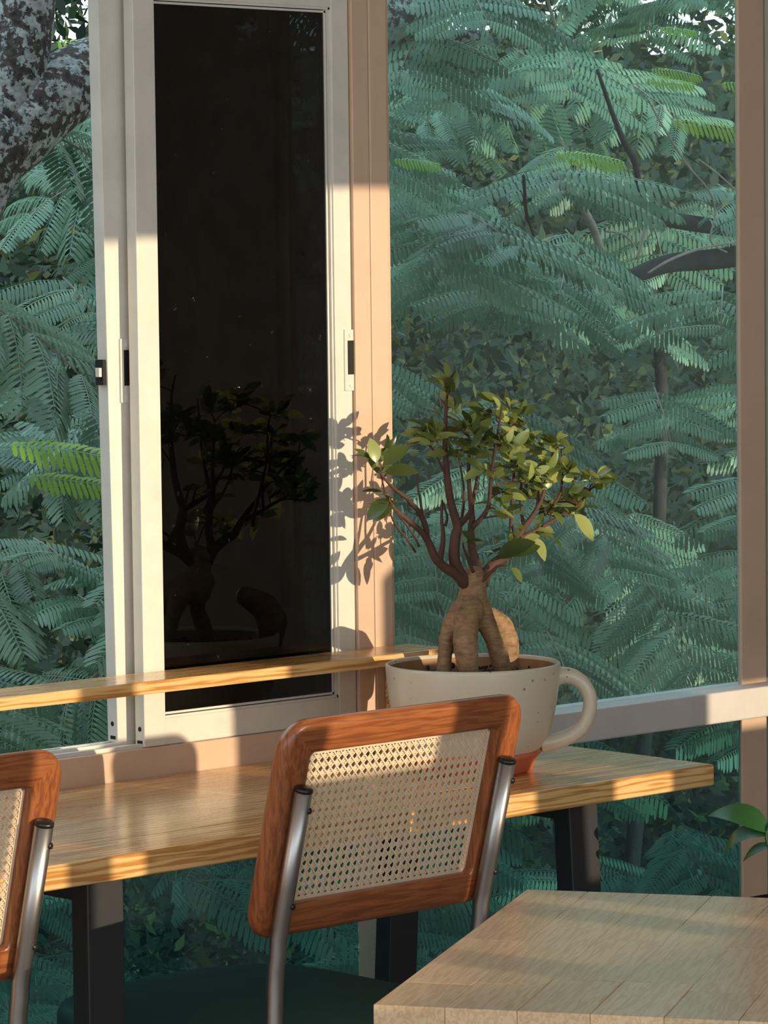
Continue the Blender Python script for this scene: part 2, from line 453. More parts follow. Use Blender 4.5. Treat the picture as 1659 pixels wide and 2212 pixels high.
# ---- window_1: two sliding sashes pushed to the right, left half open
w1 = bpy.data.objects.new('window_1', None); w1.location = (3.6, 4.83, .80); COL.objects.link(w1); struct(w1)
b = MB()
b.box(2.78, 4.387, 4.812, 4.822, .801, .808); b.box(2.78, 4.387, 4.845, 4.853, .801, .810); b.box(2.78, 4.387, 4.878, 4.888, .801, .808)
b.box(2.75, 2.80, 4.80, 4.90, .80, 2.45); b.box(2.75, 4.388, 4.80, 4.90, 2.40, 2.45)
b.build('sliding_track', M['cream'], w1)
def sash(name, x0, x1, y0, y1, stile, z0, zg, zt, gmat, tilt=0.0, rstile=None):
    rs = rstile or stile
    s = bpy.data.objects.new(name, None); s.location = ((x0 + x1) / 2, y0, z0); COL.objects.link(s)
    s.parent = w1; s.matrix_parent_inverse = w1.matrix_basis.inverted()
    fb = MB()
    fb.box(x0, x0 + stile, y0, y1, z0, zt)
    fb.box(x1 - rs, x1, y0, y1, z0, zt)
    fb.box(x0 + stile, x1 - rs, y0 + .0015, y1, z0, zg)
    fb.box(x0 + stile, x1 - rs, y0 + .0015, y1, 2.106, zt)
    fr = fb.build('sash_frame', M['cream'], s, bevel=.0015)
    bb = MB()
    gx0, gx1, gz0, gz1 = x0 + stile, x1 - rs, zg, 2.106
    for k, (o, yy) in enumerate(((.004, .004), (.0095, .009)), 1):
        bb.box(gx1 - o, gx1 - o + .004, y0 + yy, y1, gz0, gz1)
        bb.box(gx0 + .0, gx0 + .0012 * k, y0 + yy, y1, gz0, gz1)
        bb.box(gx0, gx1, y0 + yy, y1, gz0 - .004 + o, gz0 + o)
        bb.box(gx0, gx1, y0 + yy, y1, gz1 - o, gz1 - o + .004)
    bb.build('glazing_bead', M['cream'], s)
    MB().box(gx0, gx1, (y0 + y1) / 2 - .0015, (y0 + y1) / 2 + .0015, gz0, gz1).build('glass_pane', gmat, s)
    return s
s1 = sash('inner_sash', 3.884, 4.386, 4.806, 4.832, .048, .802, .849, 2.38, M['glass_dark'], rstile=.041)
s2 = sash('outer_sash', 3.856, 4.298, 4.846, 4.874, .062, .812, .855, 2.38, M['glass_out'], rstile=.034)
s2.rotation_euler = (0, rad(-.75), 0)
# latches: plate with a dark slot, screws
def latch(parent, x, y, z, face=True):
    p = MB().box(x - .010, x + .012, y - .003, y + .001, z - .056, z + .056).build('latch_plate', M['cream'], parent, bevel=.0008)
    return p
def latch_parts(parent, x, y, z):
    pl = latch(parent, x, y, z)
    MB().box(x - .003, x + .0105, y - .0045, y - .0028, z - .026, z + .036).build('latch_slot', M['void'], parent)
    sb = MB()
    for dz in (.046, -.046): sb.tube([(x + .004, y - .0045, z + dz), (x + .004, y - .002, z + dz)], .0036, 10)
    sb.build('latch_screw', M['cream'], parent)
LZ = at(757, 778, 4.806).z
latch_parts(s1, 4.376, 4.806, LZ)
latch_parts(s2, at(270, 795, 4.843).x, 4.845, LZ - .006)
cx0 = 3.8462
b = MB().box(cx0 - .006, cx0 + .002, 4.850, 4.871, LZ - .030, LZ + .014)
b.build('latch_catch', M['void'], s2)
MB().box(cx0 - .012, cx0 - .005, 4.853, 4.864, LZ - .016, LZ + .0).build('catch_lever', M['cream'], s2, bevel=.001)
pb = MB()
for z in (.833,): pb.tube([(3.8835, 4.819, z), (3.886, 4.819, z)], .0045, 10)
pb.box(3.8833, 3.886, 4.812, 4.826, .804, .813)
pb.build('end_plug', M['void'], s1)
pb = MB()
pb.tube([(3.8555, 4.860, .842), (3.858, 4.860, .842)], .0045, 10)
pb.box(3.8553, 3.858, 4.852, 4.866, .815, .821)
pb.build('end_plug', M['void'], s2)

# ---- fixed windows
w2 = struct(MB().box(4.4905, 5.51, 4.858, 4.862, .766, 2.45).build('window_2', M['glass_clear']), 'large clear pane right of the post')
w3 = struct(MB().box(2.75, 4.4305, 4.858, 4.862, .10, .705).build('window_3', M['glass_low']), 'low pane under the sill and bar table')
w4 = struct(MB().box(4.4905, 5.51, 4.858, 4.862, .10, .7025).build('window_4', M['glass_low']), 'low pane under the skylit peach rail')
MB().box(5.584, 5.68, 4.93, 4.934, .10, 2.45).build('window_5', M['glass_clear'])['kind'] = 'structure'

# ================================================================== BAR TABLE AT THE WINDOW
t1 = thing('bar_table', (3.8, 4.49, 0), 'long honey pine bar table along the window with black steel legs', 'table')
ys = [4.180, 4.303, 4.426, 4.550, 4.673, 4.797]
for i in range(5):
    bb = MB().box(2.20, 4.672, ys[i] + .0001, ys[i + 1] - .0001, .712, .75)
    o = bb.build('tabletop_board', M['pine'], t1, bevel=.004 if i in (0,) else .0004, seg=3)
for x in (2.28, 4.40):
    for ya, yb, name in ((4.262, 4.222, 'front'), (4.70, 4.745, 'rear')):
        top = [(x - .035, ya - .02), (x + .035, ya - .02), (x + .035, ya + .02), (x - .035, ya + .02)]
        bot = [(x - .035, yb - .02), (x + .035, yb - .02), (x + .035, yb + .02), (x - .035, yb + .02)]
        MB().hexa([(p[0], p[1], 0) for p in bot], [(p[0], p[1], .711) for p in top]).build('leg', M['leg'], t1, bevel=.002)
    MB().box(x - .03, x + .03, 4.285, 4.679, .676, .711).build('cross_bar', M['leg'], t1)
for ya, yb in ((4.235, 4.235), (4.70, 4.745)):
    x = 3.325
    top = [(x - .035, ya - .02), (x + .035, ya - .02), (x + .035, ya + .02), (x - .035, ya + .02)]
    bot = [(x - .035, yb - .02), (x + .035, yb - .02), (x + .035, yb + .02), (x - .035, yb + .02)]
    MB().hexa([(p[0], p[1], 0) for p in bot], [(p[0], p[1], .711) for p in top]).build('leg', M['leg'], t1, bevel=.002)
MB().box(3.295, 3.355, 4.258, 4.679, .676, .711).build('cross_bar', M['leg'], t1)

# ================================================================== SHELF
sh = thing('window_shelf', (3.6, 4.742, .912), 'narrow pine shelf board running across the sliding window above the bar table', 'shelf')
MB().box(2.70, 4.512, 4.686, 4.7985, .913, .935).build('shelf_board', M['pine'], sh, bevel=.002)
MB().box(4.452, 4.470, 4.69, 4.7985, .7505, .913).build('shelf_bracket', M['pine'], sh, bevel=.001)

# ================================================================== CHAIRS
def rrect(w, h, r, n=8):
    pts = []
    for cx_, cz_, a0 in ((w / 2 - r, h / 2 - r, 0), (-w / 2 + r, h / 2 - r, 90), (-w / 2 + r, -h / 2 + r, 180), (w / 2 - r, -h / 2 + r, 270)):
        for k in range(n + 1):
            a = rad(a0 + 90 * k / n)
            pts.append((cx_ + r * math.cos(a), cz_ + r * math.sin(a)))
    return pts
def make_chair(cx, yt, label):
    """cx: centre in X; yt: Y of the tube tops; chair faces +Y, back leans towards -Y"""
    root = thing('cane_back_chair', (cx, yt + .28, 0), label, 'chair', 'cane-back chairs at the bar table')
    slope = .063 / .235
    def tilt(x, dn, z):          # frame coordinates: x across, dn behind(+)/front along +Y, z height
        return (cx + x, yt + (.85 - z) * slope + dn, z)
    zc, hw, hh = .789, .252, .171
    # frame: outer ring / inner ring with round-over, rails horizontal grain, stiles vertical grain
    no = 8
    near, far = .0145, .0465
    rb = .011
    rings = []
    def ring(w, h, r, dn): return [tilt(x, dn, zc + z) for x, z in rrect(w, h, r, no)]
    W2, H2 = hw * 2, hh * 2
    iw, ih = W2 - .108, H2 - .104
    for ins, dn in ((.0, near + rb), (.003, near + rb * .45), (.0085, near + .0015), (.014, near)):
        rings.append(ring(W2 - 2 * ins, H2 - 2 * ins, .046 - ins * .6, dn))
    for ins, dn in ((.004, near), (.0012, near + .001), (0, near + .004), (0, far)):
        rings.append(ring(iw + 2 * ins, ih + 2 * ins, .010 + ins, dn))
    for ins, dn in ((.012, far), (.004, far - .003), (0, far - rb)):
        rings.append(ring(W2 - 2 * ins, H2 - 2 * ins, .046 - ins * .6, dn))
    n = len(rings[0]); vs = [p for r_ in rings for p in r_]; R_ = len(rings)
    fb = MB(); fh = []; fv = []
    pts = rrect(W2, H2, .046, no)
    for i in range(R_):
        j = (i + 1) % R_
        for k in range(n):
            k2 = (k + 1) % n
            mx = (pts[k][0] + pts[k2][0]) / 2; mz = (pts[k][1] + pts[k2][1]) / 2
            rail = abs(mz) > hh - .055 and (abs(mx) < hw - .052 or mz > 0 or True) and abs(mz) > hh - .05
            (fh if rail and abs(mz) / hh > abs(mx) / hw - .0 else fv).append((i * n + k, j * n + k, j * n + k2, i * n + k2))
    fb.add(vs, fh, 0, True); fb.f += fv; fb.m += [1] * len(fv); fb.sm += [True] * len(fv)
    fo = fb.build('back_frame', [M['teak_h'], M['teak_v']], root)
    # cane webbing
    cb = MB(); p = .0135; wd = iw + .012; ht = ih + .012
    def strand(x0, z0, x1, z1, w, dn):
        dx, dz = x1 - x0, z1 - z0; L = math.hypot(dx, dz)
        if L < 1e-4: return
        nx, nz = -dz / L * w / 2, dx / L * w / 2
        a, bq, c_, d_ = (x0 - nx, z0 - nz), (x1 - nx, z1 - nz), (x1 + nx, z1 + nz), (x0 + nx, z0 + nz)
        cb.add([tilt(q[0], dn, zc + q[1]) for q in (a, bq, c_, d_)] + [tilt(q[0], dn + .0007, zc + q[1]) for q in (a, bq, c_, d_)],
               [(0, 1, 2, 3), (7, 6, 5, 4), (0, 4, 5, 1), (2, 6, 7, 3)])
    base = far - .010
    nx_ = int(wd / 2 / p) + 1; nz_ = int(ht / 2 / p) + 1
    for k in range(-nx_, nx_ + 1):
        for s_ in (-.0013, .0013):
            x = k * p + s_
            if abs(x) < wd / 2: strand(x, -ht / 2, x, ht / 2, .0020, base)
    for k in range(-nz_, nz_ + 1):
        for s_ in (-.0013, .0013):
            z = k * p + s_
            if abs(z) < ht / 2: strand(-wd / 2, z, wd / 2, z, .0020, base - .0008)
    def clip(c, sgn):
        # line z = sgn*x + c clipped to panel
        t0, t1 = -wd / 2, wd / 2
        za, zb = sgn * t0 + c, sgn * t1 + c
        xs = []
        if abs(za) <= ht / 2: xs.append(t0)
        if abs(zb) <= ht / 2: xs.append(t1)
        for z in (-ht / 2, ht / 2):
            x = (z - c) / sgn
            if t0 < x < t1: xs.append(x)
        if len(xs) >= 2:
            a, bq = min(xs), max(xs)
            strand(a, sgn * a + c, bq, sgn * bq + c,   .0026, base - .0016 if sgn > 0 else base - .0024)
    N = nx_ + nz_ + 2
    for k in range(-N, N + 1):
        clip((k + .5) * p, 1); clip((k + .5) * p, -1)
    ew, eh = iw - .004, ih - .004
    for sgn in (-1, 1):
        strand(sgn * ew / 2, -eh / 2, sgn * ew / 2, eh / 2, .0075, base - .003)
        strand(-ew / 2, sgn * eh / 2, ew / 2, sgn * eh / 2, .0075, base - .003)
    cb.build('cane_panel', M['cane'], root)
    # steel tubes = rear legs, with caps and screws
    for s_ in (-1, 1):
        x = s_ * .215
        pts_ = [tilt(x, 0, .853), tilt(x, 0, .70), tilt(x, 0, .645), tilt(x, .0005, .622), tilt(x, -.004, .598)]
        zb = Vector(pts_[-1])
        pts_ += [(zb.x, zb.y + .005, .575), (zb.x, zb.y + .008, .54), (zb.x, zb.y + .014, .40), (zb.x, zb.y - .01, .0)]
        lg = MB().tube(pts_, .0138, 20).build('leg', M['steel'], root)
        tp = Vector(tilt(x, 0, .853)); ax = (Vector(tilt(x, 0, .86)) - tp).normalized()
        MB().tube([tp - ax * .001, tp + ax * .0035, tp + ax * .0055, tp + ax * .0065], [.0143, .0143, .012, .004], 20).build('tube_cap', M['black'], lg)
        for z in (.822, .672):
            q = Vector(tilt(x + .006, -.0115, z))
            MB().tube([q, q + Vector((.001, -.0035, 0)), q + Vector((.0012, -.0045, 0))], [.0052, .0047, .002], 12).build('screw', M['black'], lg)
        # front legs
        MB().tube([(cx + s_ * .215, yt + .53, 0), (cx + s_ * .21, yt + .50, .40)], .0138, 14).build('leg', M['steel'], root)
    # seat cushion: rounded square, domed
    sb = MB(); nn = 56; L = []
    cys = yt + .36; hwx, hwy = .268, .298
    for fr, z in ((1.0, .405), (1.0, .43), (.985, .442), (.95, .45), (.85, .456), (.6, .4605), (.3, .4625)):
        L.append([(cx + fr * hwx * abs(math.cos(a)) ** .55 * (1 if math.cos(a) >= 0 else -1),
                   cys + fr * hwy * abs(math.sin(a)) ** .55 * (1 if math.sin(a) >= 0 else -1), z)
                  for a in [2 * math.pi * k / nn for k in range(nn)]])
    vs = [q for l in L for q in l]
    fs = [(i * nn + k, i * nn + (k + 1) % nn, (i + 1) * nn + (k + 1) % nn, (i + 1) * nn + k) for i in range(len(L) - 1) for k in range(nn)]
    vs.append((cx, cys, .463)); fs += [((len(L) - 1) * nn + k, (len(L) - 1) * nn + (k + 1) % nn, len(vs) - 1) for k in range(nn)]
    fs.append(tuple(reversed(range(nn))))
    sb.add(vs, fs, 0, True)
    st = sb.build('seat', M['seat'], root)
    return root
chair = make_chair(3.712, 3.952, 'walnut-brown cane-back chair with steel tubes in the middle, in front of the giant mug')
chair2 = copy_tree(chair)
chair2.location.x -= .897
chair2.location.y += .027
chair2['label'] = 'cane-back chair cut off by the left edge, nearest the open window'

# ================================================================== NEAR TABLE
A = Vector((3.538, 3.523, 0)); U = Vector((-.851, -.525, 0)).normalized(); V = Vector((-U.y, U.x, 0))
if V.y > 0: V = -V
t2 = thing('side_table', (A + U * .40 + V * .40)[:], 'square butcher-block table of pale staves in the near right corner', 'table')
rnd = random.Random(4)
wst = .0885
for r_ in range(9):
    pos = -rnd.random() * .3 if r_ else -.12
    v0, v1 = r_ * wst, (r_ + 1) * wst
    while pos < .812:
        L = rnd.uniform(.22, .40)
        a, e = max(0, pos), min(.812, pos + L)
        pos += L
        if e - a < .01: continue
        bb = MB()
        g = .00015
        # local axes: x along the stave
        o = bb.box(-(e - a) / 2 + g, (e - a) / 2 - g, -wst / 2 + g, wst / 2 - g, -.030, 0).mesh('stave', M['maple'])
        ob = bpy.data.objects.new('stave', o); COL.objects.link(ob)
        c = A + U * ((a + e) / 2) + V * ((v0 + v1) / 2) + Vector((0, 0, .75))
        mw = Matrix(((U.x, V.x, 0, c.x), (U.y, V.y, 0, c.y), (0, 0, 1, c.z), (0, 0, 0, 1)))
        if U.cross(V).z < 0: mw = Matrix(((U.x, -V.x, 0, c.x), (U.y, -V.y, 0, c.y), (0, 0, 1, c.z), (0, 0, 0, 1)))
        ob.parent = t2
        ob.matrix_basis = Matrix.Translation(-t2.location) @ mw
        if r_ == 0 or a == 0 or e == .812:
            md = ob.modifiers.new('bevel', 'BEVEL'); md.width = .0012; md.segments = 2
pc = A + U * .406 + V * .398
MB().tube([(pc.x, pc.y, .012), (pc.x, pc.y, .72)], .03, 20).build('pedestal', M['leg'], t2)
MB().lathe([(1e-4, 0), (.22, 0), (.22, .008), (.04, .018), (1e-4, .018)], 40, (pc.x, pc.y, 0)).build('base_plate', M['leg'], t2)

# ================================================================== MUG PLANTER, SAUCER, FICUS
MC = Vector((4.333, 4.443, 0))
sc_ = thing('terracotta_saucer', (MC.x, MC.y, .75), 'orange terracotta saucer under the giant mug on the bar table', 'saucer')
MB().lathe([(1e-4, .0), (.098, .0), (.103, .003), (.112, .026), (.116, .029), (.1195, .033), (.1185, .038), (.114, .039), (.110, .034), (.100, .008), (1e-4, .007)], 56, (MC.x, MC.y, .7502)).build('saucer_dish', M['terra'], sc_)
mg = thing('mug_planter', (MC.x, MC.y, .758), 'giant speckled cream mug used as a plant pot on the bar table', 'planter')
prof = [(1e-4, .7578), (.088, .7578), (.096, .760), (.106, .774), (.119, .792), (.130, .810), (.140, .836), (.147, .87), (.1515, .905), (.154, .934), (.1535, .9385), (.151, .9405), (.1485, .939), (.1465, .934), (.143, .90), (.140, .88), (.134, .86), (1e-4, .858)]
mbd = MB().lathe(prof[:14], 72, (MC.x, MC.y, 0))
mbd.lathe(prof[13:], 72, (MC.x, MC.y, 0), 1)
mbd.build('mug_body', [M['glaze'], M['inside']], mg)
e = Vector((.735, -.678, 0))
hp = [(1192, 1468), (1215, 1459), (1240, 1463), (1262, 1480), (1274, 1507), (1272, 1540), (1257, 1570), (1230, 1590), (1200, 1601), (1168, 1606)]
pts = []
for x, y in hp:
    d = ray(x, y)
    # plane through the mug axis, spanned by e and Z
    nrm = e.cross(Vector((0, 0, 1)))
    pts.append(CAM + d * (nrm.dot(MC - CAM) / nrm.dot(d)))
def smooth(pts, k=5):
    out = []
    P = [Vector(p) for p in pts]
    for i in range(len(P) - 1):
        p0, p1, p2, p3 = P[max(i - 1, 0)], P[i], P[i + 1], P[min(i + 2, len(P) - 1)]
        for j in range(k):
            t = j / k
            out.append(.5 * ((2 * p1) + (-p0 + p2) * t + (2 * p0 - 5 * p1 + 4 * p2 - p3) * t * t + (-p0 + 3 * p1 - 3 * p2 + p3) * t ** 3))
    out.append(P[-1])
    return out
sp = smooth(pts, 5)
hr = [.0165 - .004 * math.sin(math.pi * i / (len(sp) - 1)) for i in range(len(sp))]
MB().tube(sp, hr, 18).build('mug_handle', M['glaze'], mg)
so = MB().lathe([(.1435, .914), (.10, .919), (.05, .922), (1e-4, .923)], 40, (MC.x, MC.y, 0)).build('soil', M['soil'], mg)
rnd = random.Random(9)
pb = MB()
for k in range(70):
    a = rnd.random() * 6.28; r_ = .135 * math.sqrt(rnd.random()); s_ = rnd.uniform(.002, .006)
    pb.ball((MC.x + r_ * math.cos(a), MC.y + r_ * math.sin(a), .921), s_, 6, 4)
pb.build('soil_crumbs', M['soil'], mg)['kind'] = 'stuff'

fc = thing('ficus_bonsai', (MC.x, MC.y, .905), 'ginseng ficus bonsai with bulbous roots growing in the giant mug', 'plant')
PX = 1 / 1237.0
rb = MB()
def chain(lst, dy):
    P = [(at(x, y, MC.y + d2 + dy), r * PX) for x, y, r, d2 in lst]
    for i in range(len(P) - 1):
        (a, ra), (c, rc) = P[i], P[i + 1]
        n = max(2, int((c - a).length / .004))
        for k in range(n + 1):
            t = k / n; rb.ball(a.lerp(c, t), ra + (rc - ra) * t, 12, 8)
chain([(1022, 1250, 29, 0), (1022, 1275, 31, 0), (1018, 1300, 33, 0), (1015, 1325, 40, 0)], 0)
chain([(1000, 1322, 30, 0), (978, 1350, 24, 0), (965, 1385, 19, .0), (961, 1415, 16, .0), (958, 1455, 17, -.005)], 0)
chain([(1012, 1318, 34, -.01), (1008, 1350, 28, -.035), (1005, 1385, 28, -.055), (1008, 1418, 26, -.06), (1014, 1460, 20, -.06)], 0)
chain([(1032, 1308, 28, 0), (1050, 1345, 22, -.02), (1066, 1382, 19, -.03), (1078, 1412, 21, -.03), (1088, 1455, 20, -.03)], 0)
chain([(1060, 1335, 24, .04), (1078, 1358, 34, .055), (1086, 1390, 38, .06), (1090, 1425, 33, .055), (1096, 1455, 28, .05)], 0)
tr = rb.build('root_trunk', M['root'], fc)
md = tr.modifiers.new('fuse', 'REMESH'); md.mode = 'VOXEL'; md.voxel_size = .0025; md.use_smooth_shade = True
md = tr.modifiers.new('soften', 'SMOOTH'); md.factor = .5; md.iterations = 4

BR = []   # (points px + depth), radii
def br(pts, r0, r1, dy0=0.0, dy1=0.0):
    n = len(pts)
    P = [at(x, y, MC.y + dy0 + (dy1 - dy0) * i / (n - 1)) for i, (x, y) in enumerate(pts)]
    S = smooth(P, 4)
    R_ = [(r0 + (r1 - r0) * i / (len(S) - 1)) * PX for i in range(len(S))]
    BR.append((S, R_))
br([(1005, 1262), (985, 1240), (960, 1225), (940, 1205), (925, 1170), (909, 1148), (879, 1122), (855, 1102), (837, 1074), (829, 1054)], 13, 2.2, 0, -.03)
br([(922, 1165), (919, 1136), (905, 1106), (891, 1090), (879, 1076), (859, 1062), (847, 1052), (829, 1032), (818, 1018)], 7, 2.2, -.01, -.05)
br([(958, 1222), (951, 1207), (956, 1178), (957, 1148), (954, 1122), (955, 1080)], 8, 2.2, 0, .03)
br([(1002, 1260), (984, 1219), (981, 1190), (985, 1154), (988, 1136), (977, 1098), (969, 1058), (965, 1019), (962, 979), (961, 949), (963, 899), (965, 860), (973, 822)], 14, 2, 0, .0)
br([(987, 1140), (1008, 1118), (1018, 1100), (1024, 1070), (1030, 1030), (1030, 980)], 7, 2, 0, .04)
br([(1024, 1255), (1030, 1225), (1022, 1197), (1018, 1168), (1018, 1138), (1020, 1118), (1016, 1078), (1012, 1019), (1014, 960), (1010, 930)], 12, 2, .01, .03)
br([(1020, 1140), (1044, 1114), (1056, 1090), (1060, 1040), (1066, 990), (1076, 930), (1084, 880)], 6, 2, .01, -.04)
br([(1040, 1262), (1052, 1235), (1075, 1212), (1100, 1195), (1114, 1166), (1135, 1135), (1153, 1110), (1172, 1071), (1180, 1020)], 15, 2.2, 0, .0)
br([(1112, 1168), (1159, 1145), (1198, 1123), (1233, 1104), (1258, 1080), (1276, 1057), (1292, 1042)], 5.5, 2, 0, -.02)
br([(1108, 1175), (1104, 1137), (1106, 1085), (1110, 1020), (1104, 942), (1100, 915)], 5, 2, .02, .05)
br([(1132, 1138), (1126, 1102), (1125, 1055), (1132, 1000), (1136, 950)], 4, 1.8, .02, .03)
br([(1160, 1095), (1165, 1050), (1168, 1010), (1168, 983)], 3.6, 1.8, 0, .06)
br([(1176, 1110), (1194, 1092), (1211, 1063), (1215, 1014), (1213, 965)], 3.6, 1.8, 0, .02)
br([(905, 1180), (890, 1150), (866, 1120), (848, 1098)], 2.6, 1.5, -.02, -.06)
br([(897, 1192), (880, 1165), (858, 1140), (843, 1110)], 2.6, 2.0, -.01, -.06)
br([(912, 1112), (909, 1090), (903, 1055), (900, 1016)], 3.2, 1.4, .0, .03)
br([(962, 1135), (966, 1118), (960, 1096), (956, 1082)], 3.4, 1.6, .02, .04)
br([(990, 1138), (999, 1110), (1002, 1060), (994, 1005), (990, 985)], 4.2, 1.5, .03, .08)
br([(964, 1030), (945, 990), (930, 965), (910, 955), (880, 960)], 2.6, 1.5, 0, -.02)
br([(1040, 1255), (1065, 1232), (1078, 1222), (1100, 1222)], 5, 1.5, -.02, -.05)
br([(1022, 1235), (1010, 1205), (1002, 1185), (1000, 1172)], 4, 1.6, -.02, -.06)
for S, R_ in BR: MB().tube(S, R_, 8).build('branch', M['bark_f'], fc)

# leaves, four shapes shared
def leaf_mesh(L, w, curl, fold):
    b = MB(); n = 7; vs = []; fs = []
    for i in range(n + 1):
        t = i / n
        hw_ = w / 2 * (math.sin(math.pi * min(1, t ** .8)) ** .75) * (.75 + .4 * t) if 0 < t < 1 else .0006
        x = L * (.14 + .86 * t); z = -curl * L * t * t
        vs += [(x, -hw_, z + fold * hw_), (x, 0, z), (x, hw_, z + fold * hw_)]
    for i in range(n):
        a = i * 3
        fs += [(a, a + 3, a + 4, a + 1), (a + 1, a + 4, a + 5, a + 2)]
    b.add(vs, fs, 0, True)
    b.tube([(0, 0, 0), (L * .15, 0, 0)], .0009, 5)
    return b.mesh('leaf', M['ficus_leaf'])
LM = [leaf_mesh(.042, .020, .15, .25), leaf_mesh(.046, .018, .3, .35), leaf_mesh(.037, .019, .05, .15), leaf_mesh(.055, .029, .2, .2)]
rnd = random.Random(21)
allp = [(p, i) for i, (S, R_) in enumerate(BR) for p in S[2:]]
TW = MB()
def put_leaf(p, d, up, mi, s=1.0, name='leaf', par=None, meshes=None):
    d = d.normalized(); y = up.cross(d)
    if y.length < 1e-3: y = d.orthogonal()
    y.normalize(); z = d.cross(y)
    o = bpy.data.objects.new(name, (meshes or LM)[mi]); COL.objects.link(o)
    par = par or fc
    o.parent = par
    o.matrix_basis = Matrix.Translation(-par.location) @ Matrix(((d.x * s, y.x * s, z.x * s, p.x), (d.y * s, y.y * s, z.y * s, p.y), (d.z * s, y.z * s, z.z * s, p.z), (0, 0, 0, 1)))
    return o
CL = [(972, 850, 10, 'up'), (966, 900, 6, 'up'), (918, 945, 12, 0), (945, 955, 6, 0), (1000, 930, 12, 0), (1030, 950, 10, 0), (1060, 900, 9, 0), (1085, 885, 9, 0),
      (1118, 915, 11, 0), (1052, 975, 9, 0), (1090, 965, 12, 0), (1132, 960, 10, 0), (1172, 975, 11, 0), (1205, 965, 8, 0), (1062, 1025, 9, 0), (1110, 1010, 11, 0),
      (1160, 1022, 11, 0), (1212, 1020, 11, 0), (1245, 1035, 8, 0), (1280, 1045, 9, 'r'), (1150, 1075, 6, 0), (1190, 1105, 6, 'r'), (1238, 1105, 4, 'r'), (1160, 1150, 5, 'r'),
      (1125, 1160, 4, 0), (818, 1010, 8, 'up'), (850, 1085, 3, 'l'), (1020, 1185, 3, 0), (1085, 1190, 4, 0), (1010, 975, 6, 0), (1140, 1040, 8, 0), (1130, 1068, 6, 0), (1178, 1050, 6, 0), (1092, 1062, 6, 0), (1228, 1072, 6, 'r'), (1165, 1112, 5, 'r'), (1105, 1118, 4, 0), (1205, 1085, 5, 'r'), (1070, 1100, 4, 0), (985, 985, 4, 0)]
for x, y, n, mode in CL:
    dz = rnd.uniform(-.055, .055)
    c = at(x, y, MC.y + dz)
    q, bi = min(allp, key=lambda a: (a[0] - c).length - (.02 if a[0].z < c.z else 0))
    m = q.lerp(c, .5) + Vector((0, 0, .004))
    TW.tube(smooth([q, m, c], 3), [.0016] * 7, 5)
    for k in range(int(n * 1.65)):
        az = 2 * math.pi * (k * .382 + rnd.random() * .15)
        el = rnd.uniform(-.25, .9)
        if mode == 'up': el = rnd.uniform(.5, 1.3)
        d = Vector((math.cos(az) * math.cos(el), math.sin(az) * math.cos(el), math.sin(el)))
        if mode == 'r': d = d * .7 + e * .8
        if mode == 'l': d = d * .6 - e * .8
        t = rnd.uniform(-.35, 1.0)
        base = c + (q - c) * max(0, -t) * .5 + Vector((rnd.uniform(-1, 1), rnd.uniform(-1, 1), rnd.uniform(-.6, 1))) * .013
        if mode == 'up': base += Vector((0, 0, rnd.uniform(-.02, .02)))
        put_leaf(base, d, Vector((rnd.uniform(-.4, 1.0), rnd.uniform(-2.0, .2), rnd.uniform(.3, 1))), rnd.randrange(3), rnd.uniform(.75, 1.1))
for (x, y, s_, dd) in ((1232, 1103, 1.25, (.55, -.5, -.75)), (1062, 1212, 1.5, (.3, -.5, .35)), (1085, 1205, 1.3, (.6, -.4, .3)), (1146, 1155, 1.0, (.5, -.35, -.8)), (1100, 1222, .7, (.4, -.3, -.5)),
                       (822, 1012, 1.15, (.55, -.3, .6)), (814, 1008, .9, (-.1, .1, 1)), (850, 1072, 1.1, (-.5, .3, -.4)), (858, 1080, 1.0, (-.6, .4, -.5)), (820, 1022, 1.2, (.4, -.5, .1))):
    put_leaf(at(x, y, MC.y - .03), Vector(dd), Vector((-.3, -.6, .8)), 3, s_)
TW.build('twig', M['bark_f'], fc)['kind'] = 'stuff'

# ================================================================== PLANT AT THE RIGHT EDGE
PL = Vector((4.63, 3.93, 0))
rp = thing('leafy_houseplant', (PL.x, PL.y, 0), 'dark green houseplant with broad pointed leaves at the right edge behind the near table', 'plant')
MB().lathe([(1e-4, 0), (.10, 0), (.105, .02), (.125, .49), (.128, .53), (.122, .535), (.118, .51), (1e-4, .50)], 40, (PL.x, PL.y, 0)).build('pot', M['black'], rp)
def bleaf(L, w, curl):
    b = MB(); n = 10; vs = []; fs = []
    for i in range(n + 1):
        t = i / n
        hw_ = w / 2 * math.sin(math.pi * t ** .85) ** .9 if 0 < t < 1 else .0007
        x = L * math.sin(curl * t) / curl; z = -L * (1 - math.cos(curl * t)) / curl
        vs += [(x, -hw_, z + .28 * hw_), (x, 0, z), (x, hw_, z + .28 * hw_)]
    for i in range(n):
        a = i * 3; fs += [(a, a + 3, a + 4, a + 1), (a + 1, a + 4, a + 5, a + 2)]
    b.add(vs, fs, 0, True)
    return b.mesh('leaf', M['glossy_leaf'])
BL = [bleaf(.135, .054, 1.5), bleaf(.118, .047, 1.9), bleaf(.088, .041, .9)]
stem_top = at(1662, 1800, PL.y)
MB().tube(smooth([(PL.x, PL.y, .50), (PL.x + .005, PL.y, .60), stem_top + Vector((.004, 0, -.03)), stem_top + Vector((0, 0, .012)), stem_top + rgt * .05 + Vector((0, 0, .03))], 4), .0024, 7).build('stem', M['glossy_leaf'], rp)
lft = -Vector((r2.x, r2.y, 0))
put_leaf(stem_top, lft + Vector((0, 0, 1.0)), Vector((-.3, -.35, .6)), 0, .95, 'leaf', rp, BL)
put_leaf(stem_top + Vector((0, 0, -.004)), lft * 1.0 + Vector((0, 0, .35)), Vector((-.25, -.4, .8)), 1, .95, 'leaf', rp, BL)
